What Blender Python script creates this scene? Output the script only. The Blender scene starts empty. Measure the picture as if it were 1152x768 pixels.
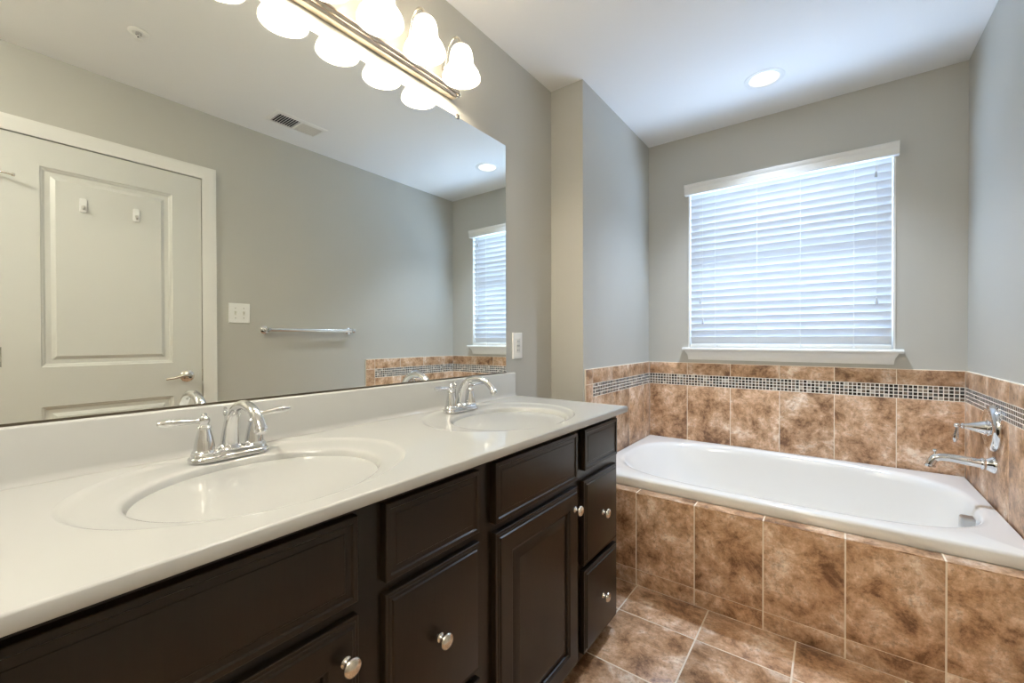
import bpy, bmesh, math, random
from mathutils import Vector, Matrix

scene = bpy.context.scene
COL = scene.collection
random.seed(7)
PI = math.pi

# ------------------------------------------------------------------ camera
cam_data = bpy.data.cameras.new("camera")
cam = bpy.data.objects.new("camera", cam_data)
COL.objects.link(cam)
_f, _yaw, _pit, _rol = 477.893, 0.645378, -0.0064153, -0.0024134
_F = Vector((-math.sin(_yaw) * math.cos(_pit), math.cos(_yaw) * math.cos(_pit), math.sin(_pit)))
_R0 = Vector((math.cos(_yaw), math.sin(_yaw), 0))
_U0 = _R0.cross(_F)
_R = _R0 * math.cos(_rol) + _U0 * math.sin(_rol)
_U = -_R0 * math.sin(_rol) + _U0 * math.cos(_rol)
_m = Matrix((( _R.x, _U.x, -_F.x, 0.0), (_R.y, _U.y, -_F.y, 0.0), (_R.z, _U.z, -_F.z, 1.135), (0, 0, 0, 1)))
cam.matrix_world = _m
cam_data.sensor_fit = 'HORIZONTAL'
cam_data.sensor_width = 36.0
cam_data.lens = _f * 36.0 / 1152.0
cam_data.clip_start = 0.02
scene.camera = cam

# ------------------------------------------------------------------ look
scene.view_settings.view_transform = 'Standard'
scene.view_settings.look = 'None'
scene.view_settings.gamma = 1.0
scene.view_settings.use_curve_mapping = False
scene.view_settings.exposure = 0.80

# ------------------------------------------------------------------ light levels
DAY = 3.0           # sky radiance outside the window
LOW_SKY_BOOST = 10.2       # added glow below the horizon, sends light up through the slats
BULB = 2.6          # each bulb of the vanity light
CAN = 78.0          # recessed ceiling light over the tub
SHADE_GLOW = 0.9
FILL_DOME = 44.0            # added fill light, unseen behind the camera
DAY_COL = (0.50, 0.68, 1.0)
BULB_COL = (1.0, 0.89, 0.71)
CAN_COL = (0.64, 0.78, 1.0)

world = bpy.data.worlds.new("world")
scene.world = world
world.use_nodes = True
_bg = world.node_tree.nodes["Background"]
_bg.inputs["Color"].default_value = (*DAY_COL, 1)
_nt = world.node_tree
_tc = _nt.nodes.new("ShaderNodeTexCoord")
_sx = _nt.nodes.new("ShaderNodeSeparateXYZ")
_mr = _nt.nodes.new("ShaderNodeMapRange")
_mr.inputs[1].default_value = -0.12; _mr.inputs[2].default_value = 0.05
_mr.inputs[3].default_value = LOW_SKY_BOOST; _mr.inputs[4].default_value = DAY
_nt.links.new(_tc.outputs["Generated"], _sx.inputs[0])
_nt.links.new(_sx.outputs["Z"], _mr.inputs[0])
_nt.links.new(_mr.outputs[0], _bg.inputs["Strength"])
pl = bpy.data.lights.new("window_portal", 'AREA')
pl.shape = 'RECTANGLE'
pl.size, pl.size_y = 1.0, 1.0
pl.cycles.is_portal = True
po = bpy.data.objects.new("window_portal", pl)
COL.objects.link(po)
po.location = (-0.246, 3.06, 1.585)
po.rotation_euler = (-PI / 2, 0, 0)

# ------------------------------------------------------------------ materials
def new_mat(name):
    m = bpy.data.materials.new(name)
    m.use_nodes = True
    return m, m.node_tree, m.node_tree.nodes["Principled BSDF"]

def plain(name, col, rough=0.5, metal=0.0, coat=0.0, spec=None):
    m, nt, p = new_mat(name)
    p.inputs["Base Color"].default_value = (*col, 1)
    p.inputs["Roughness"].default_value = rough
    p.inputs["Metallic"].default_value = metal
    p.inputs["Coat Weight"].default_value = coat
    if spec is not None:
        p.inputs["Specular IOR Level"].default_value = spec
    return m

def noise_bump(nt, p, scale, strength, dist=0.001):
    t = nt.nodes.new("ShaderNodeTexCoord")
    n = nt.nodes.new("ShaderNodeTexNoise")
    n.inputs["Scale"].default_value = scale
    n.inputs["Detail"].default_value = 3
    b = nt.nodes.new("ShaderNodeBump")
    b.inputs["Strength"].default_value = strength
    b.inputs["Distance"].default_value = dist
    nt.links.new(t.outputs["Object"], n.inputs["Vector"])
    nt.links.new(n.outputs["Fac"], b.inputs["Height"])
    nt.links.new(b.outputs["Normal"], p.inputs["Normal"])

def paint(name, col, rough=0.6, scale=160, strength=0.12):
    m, nt, p = new_mat(name)
    p.inputs["Base Color"].default_value = (*col, 1)
    p.inputs["Roughness"].default_value = rough
    noise_bump(nt, p, scale, strength)
    return m

M_WALL = paint("greige_wall_paint", (0.515, 0.500, 0.445), 0.5)
M_CEIL = paint("ceiling_paint", (0.88, 0.87, 0.845), 0.8)
M_TRIM = plain("white_trim_paint", (0.80, 0.785, 0.735), 0.35)
M_DOOR = plain("door_paint", (0.68, 0.675, 0.625), 0.38)
M_PLASTIC = plain("white_plastic", (0.85, 0.84, 0.80), 0.3)
M_DARK = plain("dark_recess", (0.02, 0.02, 0.018), 0.7)
M_GROUT = plain("grout", (0.90, 0.80, 0.66), 0.85)
M_PORC = plain("tub_acrylic", (0.83, 0.81, 0.765), 0.12, coat=0.3)
M_TOP = plain("cultured_marble", (0.535, 0.540, 0.520), 0.10, coat=0.0, spec=0.4)
M_CHROME = plain("chrome", (0.79, 0.79, 0.79), 0.05, 1.0)
M_NICKEL = plain("satin_nickel", (0.74, 0.69, 0.61), 0.24, 1.0)
M_MIRROR = plain("mirror_silver", (0.90, 0.93, 0.90), 0.0, 1.0)
M_GLASSBAR = plain("polished_bar", (0.85, 0.85, 0.82), 0.12, 1.0)

def wood_mat():
    m, nt, p = new_mat("espresso_wood")
    t = nt.nodes.new("ShaderNodeTexCoord")
    mp = nt.nodes.new("ShaderNodeMapping")
    mp.inputs["Scale"].default_value = (60, 60, 4)
    n = nt.nodes.new("ShaderNodeTexNoise")
    n.inputs["Scale"].default_value = 3
    n.inputs["Detail"].default_value = 4
    r = nt.nodes.new("ShaderNodeValToRGB")
    r.color_ramp.elements[0].color = (0.0095, 0.0056, 0.0029, 1)
    r.color_ramp.elements[1].color = (0.020, 0.0118, 0.0056, 1)
    nt.links.new(t.outputs["Object"], mp.inputs["Vector"])
    nt.links.new(mp.outputs["Vector"], n.inputs["Vector"])
    nt.links.new(n.outputs["Fac"], r.inputs["Fac"])
    nt.links.new(r.outputs["Color"], p.inputs["Base Color"])
    p.inputs["Roughness"].default_value = 0.29
    p.inputs["Coat Weight"].default_value = 0.05
    p.inputs["Specular IOR Level"].default_value = 0.38
    p.inputs["Coat Roughness"].default_value = 0.25
    return m
M_WOOD = wood_mat()

def tile_mat(name, c_dark, c_mid, c_light, c_pale, rough=0.33):
    m, nt, p = new_mat(name)
    L = nt.links.new
    tc = nt.nodes.new("ShaderNodeTexCoord")
    geo = nt.nodes.new("ShaderNodeNewGeometry")
    mul = nt.nodes.new("ShaderNodeVectorMath"); mul.operation = 'SCALE'
    one = nt.nodes.new("ShaderNodeCombineXYZ")
    for i, k in enumerate((17.0, 31.0, 23.0)):
        mm = nt.nodes.new("ShaderNodeMath"); mm.operation = 'MULTIPLY'
        mm.inputs[1].default_value = k
        L(geo.outputs["Random Per Island"], mm.inputs[0])
        L(mm.outputs[0], one.inputs[i])
    add = nt.nodes.new("ShaderNodeVectorMath"); add.operation = 'ADD'
    L(tc.outputs["Object"], add.inputs[0]); L(one.outputs[0], add.inputs[1])
    n1 = nt.nodes.new("ShaderNodeTexNoise")
    n1.inputs["Scale"].default_value = 8.5; n1.inputs["Detail"].default_value = 9
    n1.inputs["Roughness"].default_value = 0.74; n1.inputs["Distortion"].default_value = 0.25
    L(add.outputs[0], n1.inputs["Vector"])
    r1 = nt.nodes.new("ShaderNodeValToRGB")
    els = r1.color_ramp.elements
    els[0].position = 0.38; els[0].color = (*c_dark, 1)
    els[1].position = 0.66; els[1].color = (*c_pale, 1)
    e = els.new(0.47); e.color = (*c_mid, 1)
    e = els.new(0.56); e.color = (*c_light, 1)
    L(n1.outputs["Fac"], r1.inputs["Fac"])
    # fine pits and flecks
    n2 = nt.nodes.new("ShaderNodeTexNoise")
    n2.inputs["Scale"].default_value = 60; n2.inputs["Detail"].default_value = 5
    n2.inputs["Roughness"].default_value = 0.7
    L(add.outputs[0], n2.inputs["Vector"])
    r2 = nt.nodes.new("ShaderNodeValToRGB")
    r2.color_ramp.elements[0].position = 0.29; r2.color_ramp.elements[0].color = (0.36, 0.29, 0.23, 1)
    r2.color_ramp.elements[1].position = 0.50; r2.color_ramp.elements[1].color = (1.12, 1.12, 1.12, 1)
    L(n2.outputs["Fac"], r2.inputs["Fac"])
    mx = nt.nodes.new("ShaderNodeMix"); mx.data_type = 'RGBA'; mx.blend_type = 'MULTIPLY'
    mx.inputs[0].default_value = 0.6
    L(r1.outputs["Color"], mx.inputs[6]); L(r2.outputs["Color"], mx.inputs[7])
    # each tile a touch lighter or darker
    hv = nt.nodes.new("ShaderNodeHueSaturation")
    mr = nt.nodes.new("ShaderNodeMapRange")
    mr.inputs[3].default_value = 0.90; mr.inputs[4].default_value = 1.10
    L(geo.outputs["Random Per Island"], mr.inputs[0])
    L(mr.outputs[0], hv.inputs["Value"]); L(mx.outputs[2], hv.inputs["Color"])
    L(hv.outputs["Color"], p.inputs["Base Color"])
    p.inputs["Roughness"].default_value = rough
    b = nt.nodes.new("ShaderNodeBump")
    b.inputs["Strength"].default_value = 0.25; b.inputs["Distance"].default_value = 0.002
    L(n1.outputs["Fac"], b.inputs["Height"]); L(b.outputs["Normal"], p.inputs["Normal"])
    return m
M_TILE = tile_mat("brown_stone_look_tile", (0.20, 0.098, 0.047), (0.47, 0.275, 0.150), (0.64, 0.430, 0.280), (0.88, 0.75, 0.62))

def mosaic_mat():
    m, nt, p = new_mat("mosaic_chips")
    geo = nt.nodes.new("ShaderNodeNewGeometry")
    r = nt.nodes.new("ShaderNodeValToRGB")
    r.color_ramp.interpolation = 'CONSTANT'
    cs = [(0.0, (0.055, 0.038, 0.026)), (0.20, (0.17, 0.125, 0.09)), (0.38, (0.09, 0.082, 0.072)), (0.54, (0.30, 0.235, 0.175)),
          (0.62, (0.04, 0.03, 0.022)), (0.80, (0.20, 0.145, 0.10)), (0.93, (0.48, 0.42, 0.35))]
    els = r.color_ramp.elements
    els[0].position = cs[0][0]; els[0].color = (*cs[0][1], 1)
    els[1].position = cs[1][0]; els[1].color = (*cs[1][1], 1)
    for q, c in cs[2:]:
        e = els.new(q); e.color = (*c, 1)
    nt.links.new(geo.outputs["Random Per Island"], r.inputs["Fac"])
    nt.links.new(r.outputs["Color"], p.inputs["Base Color"])
    p.inputs["Roughness"].default_value = 0.2
    return m
M_MOSAIC = mosaic_mat()
M_MGROUT = plain("mosaic_grout", (0.92, 0.86, 0.76), 0.85)

def shade_mat():
    m, nt, p = new_mat("frosted_glass_shade")
    out = nt.nodes["Material Output"]
    p.inputs["Base Color"].default_value = (0.93, 0.92, 0.89, 1)
    p.inputs["Roughness"].default_value = 0.3
    p.inputs["Emission Color"].default_value = (1.0, 0.92, 0.78, 1)
    p.inputs["Emission Strength"].default_value = SHADE_GLOW
    tr = nt.nodes.new("ShaderNodeBsdfTranslucent")
    tr.inputs["Color"].default_value = (0.97, 0.96, 0.93, 1)
    mx = nt.nodes.new("ShaderNodeMixShader"); mx.inputs[0].default_value = 0.55
    nt.links.new(p.outputs[0], mx.inputs[1]); nt.links.new(tr.outputs[0], mx.inputs[2])
    nt.links.new(mx.outputs[0], out.inputs["Surface"])
    return m
M_SHADE = shade_mat()

def emit_mat(name, col, s):
    m, nt, p = new_mat(name)
    p.inputs["Base Color"].default_value = (0.9, 0.9, 0.9, 1)
    p.inputs["Emission Color"].default_value = (*col, 1)
    p.inputs["Emission Strength"].default_value = s
    return m
M_BULB = emit_mat("glowing_bulb", (1.0, 0.93, 0.82), 6.0)
M_LENS = emit_mat("glowing_lens", (1.0, 0.98, 0.95), 2.4)

def slat_mat():
    m, nt, p = new_mat("blind_slat")
    out = nt.nodes["Material Output"]
    p.inputs["Base Color"].default_value = (0.76, 0.77, 0.78, 1)
    p.inputs["Roughness"].default_value = 0.35
    tr = nt.nodes.new("ShaderNodeBsdfTranslucent")
    tr.inputs["Color"].default_value = (0.90, 0.92, 0.94, 1)
    mx = nt.nodes.new("ShaderNodeMixShader"); mx.inputs[0].default_value = 0.12
    nt.links.new(p.outputs[0], mx.inputs[1]); nt.links.new(tr.outputs[0], mx.inputs[2])
    nt.links.new(mx.outputs[0], out.inputs["Surface"])
    return m
M_SLAT = slat_mat()

def pane_mat():
    m, nt, p = new_mat("window_glass")
    out = nt.nodes["Material Output"]
    t = nt.nodes.new("ShaderNodeBsdfTransparent"); t.inputs["Color"].default_value = (0.97, 0.985, 0.98, 1)
    g = nt.nodes.new("ShaderNodeBsdfGlossy"); g.inputs["Roughness"].default_value = 0.0
    mx = nt.nodes.new("ShaderNodeMixShader"); mx.inputs[0].default_value = 0.06
    nt.links.new(t.outputs[0], mx.inputs[1]); nt.links.new(g.outputs[0], mx.inputs[2])
    nt.links.new(mx.outputs[0], out.inputs["Surface"])
    return m
M_PANE = pane_mat()

# ------------------------------------------------------------------ mesh helpers
class MB:
    """collects geometry in world coordinates; build() links ONE mesh object"""
    def __init__(self):
        self.v, self.f, self.mi = [], [], []

    def add(self, vs, fs, mi=0):
        o = len(self.v)
        self.v += [tuple(q) for q in vs]
        for k in fs:
            self.f.append(tuple(o + i for i in k)); self.mi.append(mi)
        return self

    def box(self, x0, x1, y0, y1, z0, z1, mi=0, bev=0.0):
        if bev <= 0:
            vs = [(x, y, z) for x in (x0, x1) for y in (y0, y1) for z in (z0, z1)]
            fs = [(0, 1, 3, 2), (4, 6, 7, 5), (0, 4, 5, 1), (2, 3, 7, 6), (0, 2, 6, 4), (1, 5, 7, 3)]
            return self.add(vs, fs, mi)
        bm = bmesh.new()
        bmesh.ops.create_cube(bm, size=1)
        for q in bm.verts:
            q.co = Vector(((x0 + x1) / 2 + q.co.x * (x1 - x0), (y0 + y1) / 2 + q.co.y * (y1 - y0), (z0 + z1) / 2 + q.co.z * (z1 - z0)))
        bmesh.ops.bevel(bm, geom=list(bm.edges), offset=bev, segments=2, affect='EDGES', profile=0.5)
        bm.verts.index_update()
        vs = [q.co[:] for q in bm.verts]; fs = [[w.index for w in k.verts] for k in bm.faces]
        bm.free()
        return self.add(vs, fs, mi)

    def loft(self, rings, close=True, cap0=False, cap1=False, mi=0):
        n = len(rings[0]); vs = [q for r in rings for q in r]; fs = []
        for i in range(len(rings) - 1):
            for j in range(n if close else n - 1):
                k = (j + 1) % n
                fs.append((i * n + j, i * n + k, (i + 1) * n + k, (i + 1) * n + j))
        if cap0: fs.append(tuple(range(n))[::-1])
        if cap1: fs.append(tuple((len(rings) - 1) * n + j for j in range(n)))
        return self.add(vs, fs, mi)

    def lathe(self, org, axis, prof, n=32, mi=0, cap=True, sx=1.0):
        """prof: list of (radius, distance along axis)"""
        a = Vector(axis).normalized(); org = Vector(org)
        u = a.orthogonal().normalized()
        if abs(a.z) < 0.9: u = Vector((0, 0, 1)) - a * a.z; u.normalize()
        w = a.cross(u)
        rings = []
        for r, t in prof:
            r = max(r, 1e-5)
            rings.append([org + a * t + u * (r * math.cos(2 * PI * j / n)) + w * (r * sx * math.sin(2 * PI * j / n)) for j in range(n)])
        return self.loft(rings, True, cap, cap, mi)

    def tube(self, pts, radii, n=16, mi=0, caps=True, flat=1.0):
        pts = [Vector(q) for q in pts]
        if not isinstance(radii, (list, tuple)): radii = [radii] * len(pts)
        rings = []; u = None
        for i, q in enumerate(pts):
            d = (pts[min(i + 1, len(pts) - 1)] - pts[max(i - 1, 0)]).normalized()
            if u is None: u = d.orthogonal().normalized()
            u = (u - d * u.dot(d)).normalized(); w = d.cross(u)
            rings.append([q + u * (radii[i] * math.cos(2 * PI * j / n)) + w * (radii[i] * flat * math.sin(2 * PI * j / n)) for j in range(n)])
        return self.loft(rings, True, caps, caps, mi)

    def prism(self, prof, axis, a0, a1, mi=0):
        """prof: (p,q) outline in the plane across axis ('x': (y,z), 'y': (x,z), 'z': (x,y))"""
        def mk(p, q, a): return {'x': (a, p, q), 'y': (p, a, q), 'z': (p, q, a)}[axis]
        return self.loft([[mk(p, q, a0) for p, q in prof], [mk(p, q, a1) for p, q in prof]], True, True, True, mi)

    def build(self, name, mats, parent=None, sharp=35, smooth=True):
        off = Vector((0, 0, 0))
        if parent is not None:
            o = parent
            while o is not None:
                off += o.location; o = o.parent
        me = bpy.data.meshes.new(name)
        me.from_pydata([tuple(Vector(q) - off) for q in self.v], [], self.f)
        bm = bmesh.new(); bm.from_mesh(me)
        for k, i in zip(bm.faces, self.mi): k.material_index = i
        bmesh.ops.recalc_face_normals(bm, faces=bm.faces)
        lim = math.radians(sharp)
        for e in bm.edges:
            if len(e.link_faces) == 2 and e.calc_face_angle(0) > lim: e.smooth = False
        for k in bm.faces: k.smooth = smooth
        bm.to_mesh(me); bm.free()
        if not isinstance(mats, (list, tuple)): mats = [mats]
        for m in mats: me.materials.append(m)
        ob = bpy.data.objects.new(name, me)
        COL.objects.link(ob)
        if parent is not None: ob.parent = parent
        return ob

def tag(o, label, cat, group=None):
    o["label"] = label; o["category"] = cat
    if group: o["group"] = group
    return o

def thing(name, label, cat, loc, group=None):
    o = bpy.data.objects.new(name, None)
    o.empty_display_size = 0.05
    COL.objects.link(o); o.location = loc
    return tag(o, label, cat, group)

def struct(o):
    o["kind"] = "structure"; return o

def copy_thing(root, loc):
    r = root.copy(); COL.objects.link(r); r.location = loc
    for ch in list(root.children):
        c = ch.copy(); COL.objects.link(c); c.parent = r
        for g in list(ch.children):
            d = g.copy(); COL.objects.link(d); d.parent = c
    return r

def spline(pts, n=8):
    pts = [Vector(q) for q in pts]; out = []
    for i in range(len(pts) - 1):
        p0 = pts[max(i - 1, 0)]; p1 = pts[i]; p2 = pts[i + 1]; p3 = pts[min(i + 2, len(pts) - 1)]
        for k in range(n):
            t = k / n
            out.append(0.5 * ((2 * p1) + (p2 - p0) * t + (2 * p0 - 5 * p1 + 4 * p2 - p3) * t * t + (3 * p1 - p0 - 3 * p2 + p3) * t ** 3))
    out.append(pts[-1]); return out

def nested(mb, F, a0, a1, b0, b1, prof, mi=0, cap=True):
    """rectangular rings at (inset, depth); F(a, b, depth) -> point"""
    rings = []
    for ins, d in prof:
        rings.append([F(a0 + ins, b0 + ins, d), F(a1 - ins, b0 + ins, d), F(a1 - ins, b1 - ins, d), F(a0 + ins, b1 - ins, d)])
    mb.loft(rings, True, False, cap, mi)

def hole_plate(mb, F, a0, a1, b0, b1, ring, mi=0):
    """flat plate (depth 0) from a rectangle to a closed curve 'ring' of (a,b) points sampled by angle"""
    ca = sum(q[0] for q in ring) / len(ring); cb = sum(q[1] for q in ring) / len(ring)
    outer = []
    for a, b in ring:
        da, db = a - ca, b - cb
        t = min(((a1 - ca) / da) if da > 1e-9 else ((a0 - ca) / da if da < -1e-9 else 1e9),
                ((b1 - cb) / db) if db > 1e-9 else ((b0 - cb) / db if db < -1e-9 else 1e9))
        outer.append((ca + da * t, cb + db * t))
    # snap nearest samples to the corners
    for cx, cy in ((a0, b0), (a1, b0), (a1, b1), (a0, b1)):
        i = min(range(len(outer)), key=lambda k: (outer[k][0] - cx) ** 2 + (outer[k][1] - cy) ** 2)
        outer[i] = (cx, cy)
    mb.loft([[F(a, b, 0) for a, b in outer], [F(a, b, 0) for a, b in ring]], True, False, False, mi)

# ------------------------------------------------------------------ room measures (metres)
XL, XA, XR = -1.20, -1.012, 0.517      # mirror wall, alcove wall, right wall
YF, YS, YB = -0.90, 1.945, 2.92        # wall behind the camera, alcove step, window wall
ZC = 2.45
T = 0.12

# ------------------------------------------------------------------ structure
# floor: real tiles on a grout bed
fl = MB(); fl.box(XL - T, XR + T, YF - T, YB + T, -0.10, -0.0009, 1)
xs = [-0.713 + 0.3035 * k for k in range(-2, 5)]
ys = [1.688 + 0.302 * k for k in range(-9, 2)]
for i in range(len(xs) - 1):
    for j in range(len(ys) - 1):
        x0, x1 = max(xs[i], XL) + 0.0028, min(xs[i + 1], XR) - 0.0028
        y0, y1 = max(ys[j], YF) + 0.0028, min(ys[j + 1], 1.905) - 0.0028
        if x1 - x0 > 0.01 and y1 - y0 > 0.01:
            fl.box(x0, x1, y0, y1, -0.008, 0.0, 0, 0.0006)
struct(fl.build("floor", [M_TILE, M_GROUT]))

# ceiling with the round opening of the recessed light
CANX, CANY, CANR = -0.277, 2.50, 0.070
ce = MB()
FC = lambda a, b, d: (a, b, ZC + d)
ring = [(CANX + CANR * math.cos(2 * PI * k / 48), CANY + CANR * math.sin(2 * PI * k / 48)) for k in range(48)]
hx0, hx1, hy0, hy1 = CANX - 0.12, CANX + 0.12, CANY - 0.12, CANY + 0.12
hole_plate(ce, FC, hx0, hx1, hy0, hy1, ring)
for (a0, a1, b0, b1) in ((XL - T, hx0, YF - T, YB + T), (hx1, XR + T, YF - T, YB + T), (hx0, hx1, YF - T, hy0), (hx0, hx1, hy1, YB + T)):
    ce.add([(a0, b0, ZC), (a1, b0, ZC), (a1, b1, ZC), (a0, b1, ZC)], [(0, 1, 2, 3)])
ce.box(XL - T, XR + T, YF - T, YB + T, ZC + 0.16, ZC + 0.2)
struct(ce.build("ceiling", M_CEIL))

w = MB(); w.box(XL - T, XL, YF - T, YB + T, 0, ZC + 0.16)
wall_left = struct(w.build("wall_left", M_WALL))
w = MB(); w.box(XL, XA, YS, YB, 0, ZC)
wall_alcove = struct(w.build("wall_alcove", M_WALL))
w = MB(); w.box(XL, XR, YF - T, YF, 0, ZC)
wall_front = struct(w.build("wall_front", M_WALL))

# window wall with its opening
WX0, WX1, WZ0, WZ1 = -0.752, 0.260, 1.070, 2.110
w = MB()
w.box(XL, WX0, YB, YB + T, 0, ZC + 0.16); w.box(WX1, XR, YB, YB + T, 0, ZC + 0.16)
w.box(WX0, WX1, YB, YB + T, 0, WZ0); w.box(WX0, WX1, YB, YB + T, WZ1, ZC + 0.16)
wall_back = struct(w.build("wall_back", M_WALL))

# right wall with the doorway
DY0, DY1, DZ1 = 0.108, 0.887, 2.062
w = MB()
w.box(XR, XR + T, YF - T, DY0, 0, ZC + 0.16); w.box(XR, XR + T, DY1, YB + T, 0, ZC + 0.16); w.box(XR, XR + T, DY0, DY1, DZ1, ZC + 0.16)
wall_right = struct(w.build("wall_right", M_WALL))

# ---- tile on the walls round the tub
def tile_box(mb, wall, a0, a1, z0, z1, bev=0.0005):
    if wall == 'back': mb.box(a0, a1, YB - 0.0085, YB - 0.002, z0, z1, 0, bev)
    elif wall == 'alcove': mb.box(XA + 0.002, XA + 0.0085, a0, a1, z0, z1, 0, bev)
    elif wall == 'right': mb.box(XR - 0.0085, XR - 0.002, a0, a1, z0, z1, 0, bev)

def grout_box(mb, wall, a0, a1, z0, z1, mi=1, th=0.0078):
    if wall == 'back': mb.box(a0, a1, YB - th, YB - 0.0002, z0, z1, mi)
    elif wall == 'alcove': mb.box(XA + 0.0002, XA + th, a0, a1, z0, z1, mi)
    elif wall == 'right': mb.box(XR - th, XR - 0.0002, a0, a1, z0, z1, mi)

ZT0, ZM0, ZM1, ZT1 = 0.440, 0.8285, 0.8975, 0.974
def tile_wall(wall, parent, joints, edge=None):
    mb = MB()
    lo = edge[0] if edge else joints[0]
    grout_box(mb, wall, lo, joints[-1], ZT0, ZT1 + 0.003)
    for a, b in zip(joints[:-1], joints[1:]):
        tile_box(mb, wall, a + 0.0018, b - 0.0018, ZT0, ZM0 - 0.0012)
        tile_box(mb, wall, a + 0.0018, b - 0.0018, ZM1 + 0.0012, ZT1)
    if edge:
        tile_box(mb, wall, edge[0] + 0.002, edge[1] - 0.0018, ZT0, 0.8955)
        tile_box(mb, wall, edge[0] + 0.002, edge[1] - 0.0018, 0.8985, ZT1)
    p = mb.build("tile_panel", [M_TILE, M_GROUT], parent)
    mo = MB()
    a0, a1 = joints[0] + 0.001, joints[-1] - 0.001
    grout_box(mo, wall, a0, a1, ZM0 - 0.0010, ZM1 + 0.0010, 1, 0.0082)
    n = round((a1 - a0) / 0.0181); pa = (a1 - a0) / n; pz = (ZM1 - ZM0) / 4
    for r in range(4):
        a = a0
        for k in range(n):
            q0, q1 = a0 + k * pa + 0.0019, a0 + (k + 1) * pa - 0.0019
            z0, z1 = ZM0 + r * pz + 0.0018, ZM0 + (r + 1) * pz - 0.0018
            tile_box(mo, wall, q0, q1, z0, z1, 0)
    mo.build("mosaic_band", [M_MOSAIC, M_MGROUT], p, smooth=False)
tile_wall('back', wall_back, [-1.0035, -0.756, -0.502, -0.243, 0.011, 0.264, 0.5085])
tile_wall('alcove', wall_alcove, [2.041, 2.291, 2.545, 2.797, 2.9115], (1.960, 2.041))
tile_wall('right', wall_right, [2.041, 2.291, 2.545, 2.797, 2.9115], (1.960, 2.041))

# ---- tiled tub front
YAP = 1.900
w = MB(); w.box(XA, XR, YAP + 0.0085, 1.966, 0, 0.414)
wall_apron = struct(w.build("wall_apron", M_GROUT))
ap = MB(); ap.box(XA - 0.004, XR, YAP + 0.0008, YAP + 0.0085, 0, 0.421, 1)
aj = [XA - 0.006, -0.971, -0.718, -0.465, -0.212, 0.0395, 0.292, XR]
for a, b in zip(aj[:-1], aj[1:]):
    ap.box(a + 0.0024, b - 0.0024, YAP, YAP + 0.007, 0.0735, 0.4215, 0, 0.0005)
    ap.box(a + 0.0024, b - 0.0024, YAP, YAP + 0.007, 0.003, 0.0715, 0, 0.0005)
apo = ap.build("tile_panel", [M_TILE, M_GROUT], wall_apron)
cp = MB(); cp.box(XA - 0.004, XR, YAP + 0.003, 1.966, 0.414, 0.4250, 1)
for a, b in zip(aj[:-1], aj[1:]):
    cp.box(a + 0.0022, b - 0.0022, YAP + 0.0005, 1.964, 0.4185, 0.426, 0, 0.0022)
cp.build("cap_tile", [M_TILE, M_GROUT], wall_apron)

# ---- baseboards
def baseboard(name, axis, face, sign, a0, a1):
    b = MB()
    prof = [(face, 0.0), (face + sign * 0.013, 0.0), (face + sign * 0.013, 0.075), (face + sign * 0.007, 0.088), (face, 0.09)]
    b.prism(prof, axis, a0, a1)
    struct(b.build(name, M_TRIM))
baseboard("baseboard_right", 'y', XR, -1, 0.957, 1.897)
baseboard("baseboard_left", 'y', XL, 1, 1.62, YS - 0.013)
baseboard("baseboard_alcove", 'x', YS, -1, XL, XA - 0.008)

# ---- window
win = MB()
fy0, fy1 = YB + 0.062, YB + 0.10
def wbox(x0, x1, z0, z1, y0=fy0, y1=fy1): win.box(x0, x1, y0, y1, z0, z1, 0, 0.002)
wbox(WX0, WX0 + 0.04, WZ0, WZ1); wbox(WX1 - 0.04, WX1, WZ0, WZ1)
wbox(WX0 + 0.04, WX1 - 0.04, WZ0, WZ0 + 0.045); wbox(WX0 + 0.04, WX1 - 0.04, WZ1 - 0.045, WZ1)
wbox(WX0 + 0.04, WX1 - 0.04, 1.575, 1.625)
window_1 = struct(win.build("window_1", M_TRIM))
pn = MB(); pn.box(WX0 + 0.03, WX1 - 0.03, YB + 0.079, YB + 0.083, WZ0 + 0.03, WZ1 - 0.03)
pn.build("window_pane", M_PANE, window_1)
jb = MB()
jb.box(WX0, WX0 + 0.009, YB - 0.004, fy0, WZ0, WZ1); jb.box(WX1 - 0.009, WX1, YB - 0.004, fy0, WZ0, WZ1)
jb.box(WX0 + 0.009, WX1 - 0.009, YB + 0.001, fy0, WZ1 - 0.009, WZ1)
jb.build("window_jamb", M_TRIM, window_1)
sl = MB()
nose = [(YB + 0.062, 1.056), (YB + 0.062, 1.076)] + [(2.878 - 0.010 * math.sin(PI * k / 8), 1.066 + 0.010 * math.cos(PI * k / 8)) for k in range(9)]
sl.prism(nose, 'x', WX0, WX1)
n2 = [(YB, 1.056), (YB, 1.076)] + nose[2:]
sl.prism(n2, 'x', -0.778, WX0); sl.prism(n2, 'x', WX1, 0.289)
# moulding below the stool, its ends returned to the wall
aprof = [(0.0, 0.0), (0.010, 0.0), (0.012, 0.016), (0.016, 0.030), (0.024, 0.042), (0.032, 0.052), (0.033, 0.058), (0.0, 0.058)]
def apring(x, s):
    return [(x + s * d * 0.7, YB - d, 0.998 + h) for d, h in aprof]
sl.loft([apring(-0.742, -1), apring(0.247, 1)], True, True, True)
sl.build("window_sill", M_TRIM, window_1)

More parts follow.
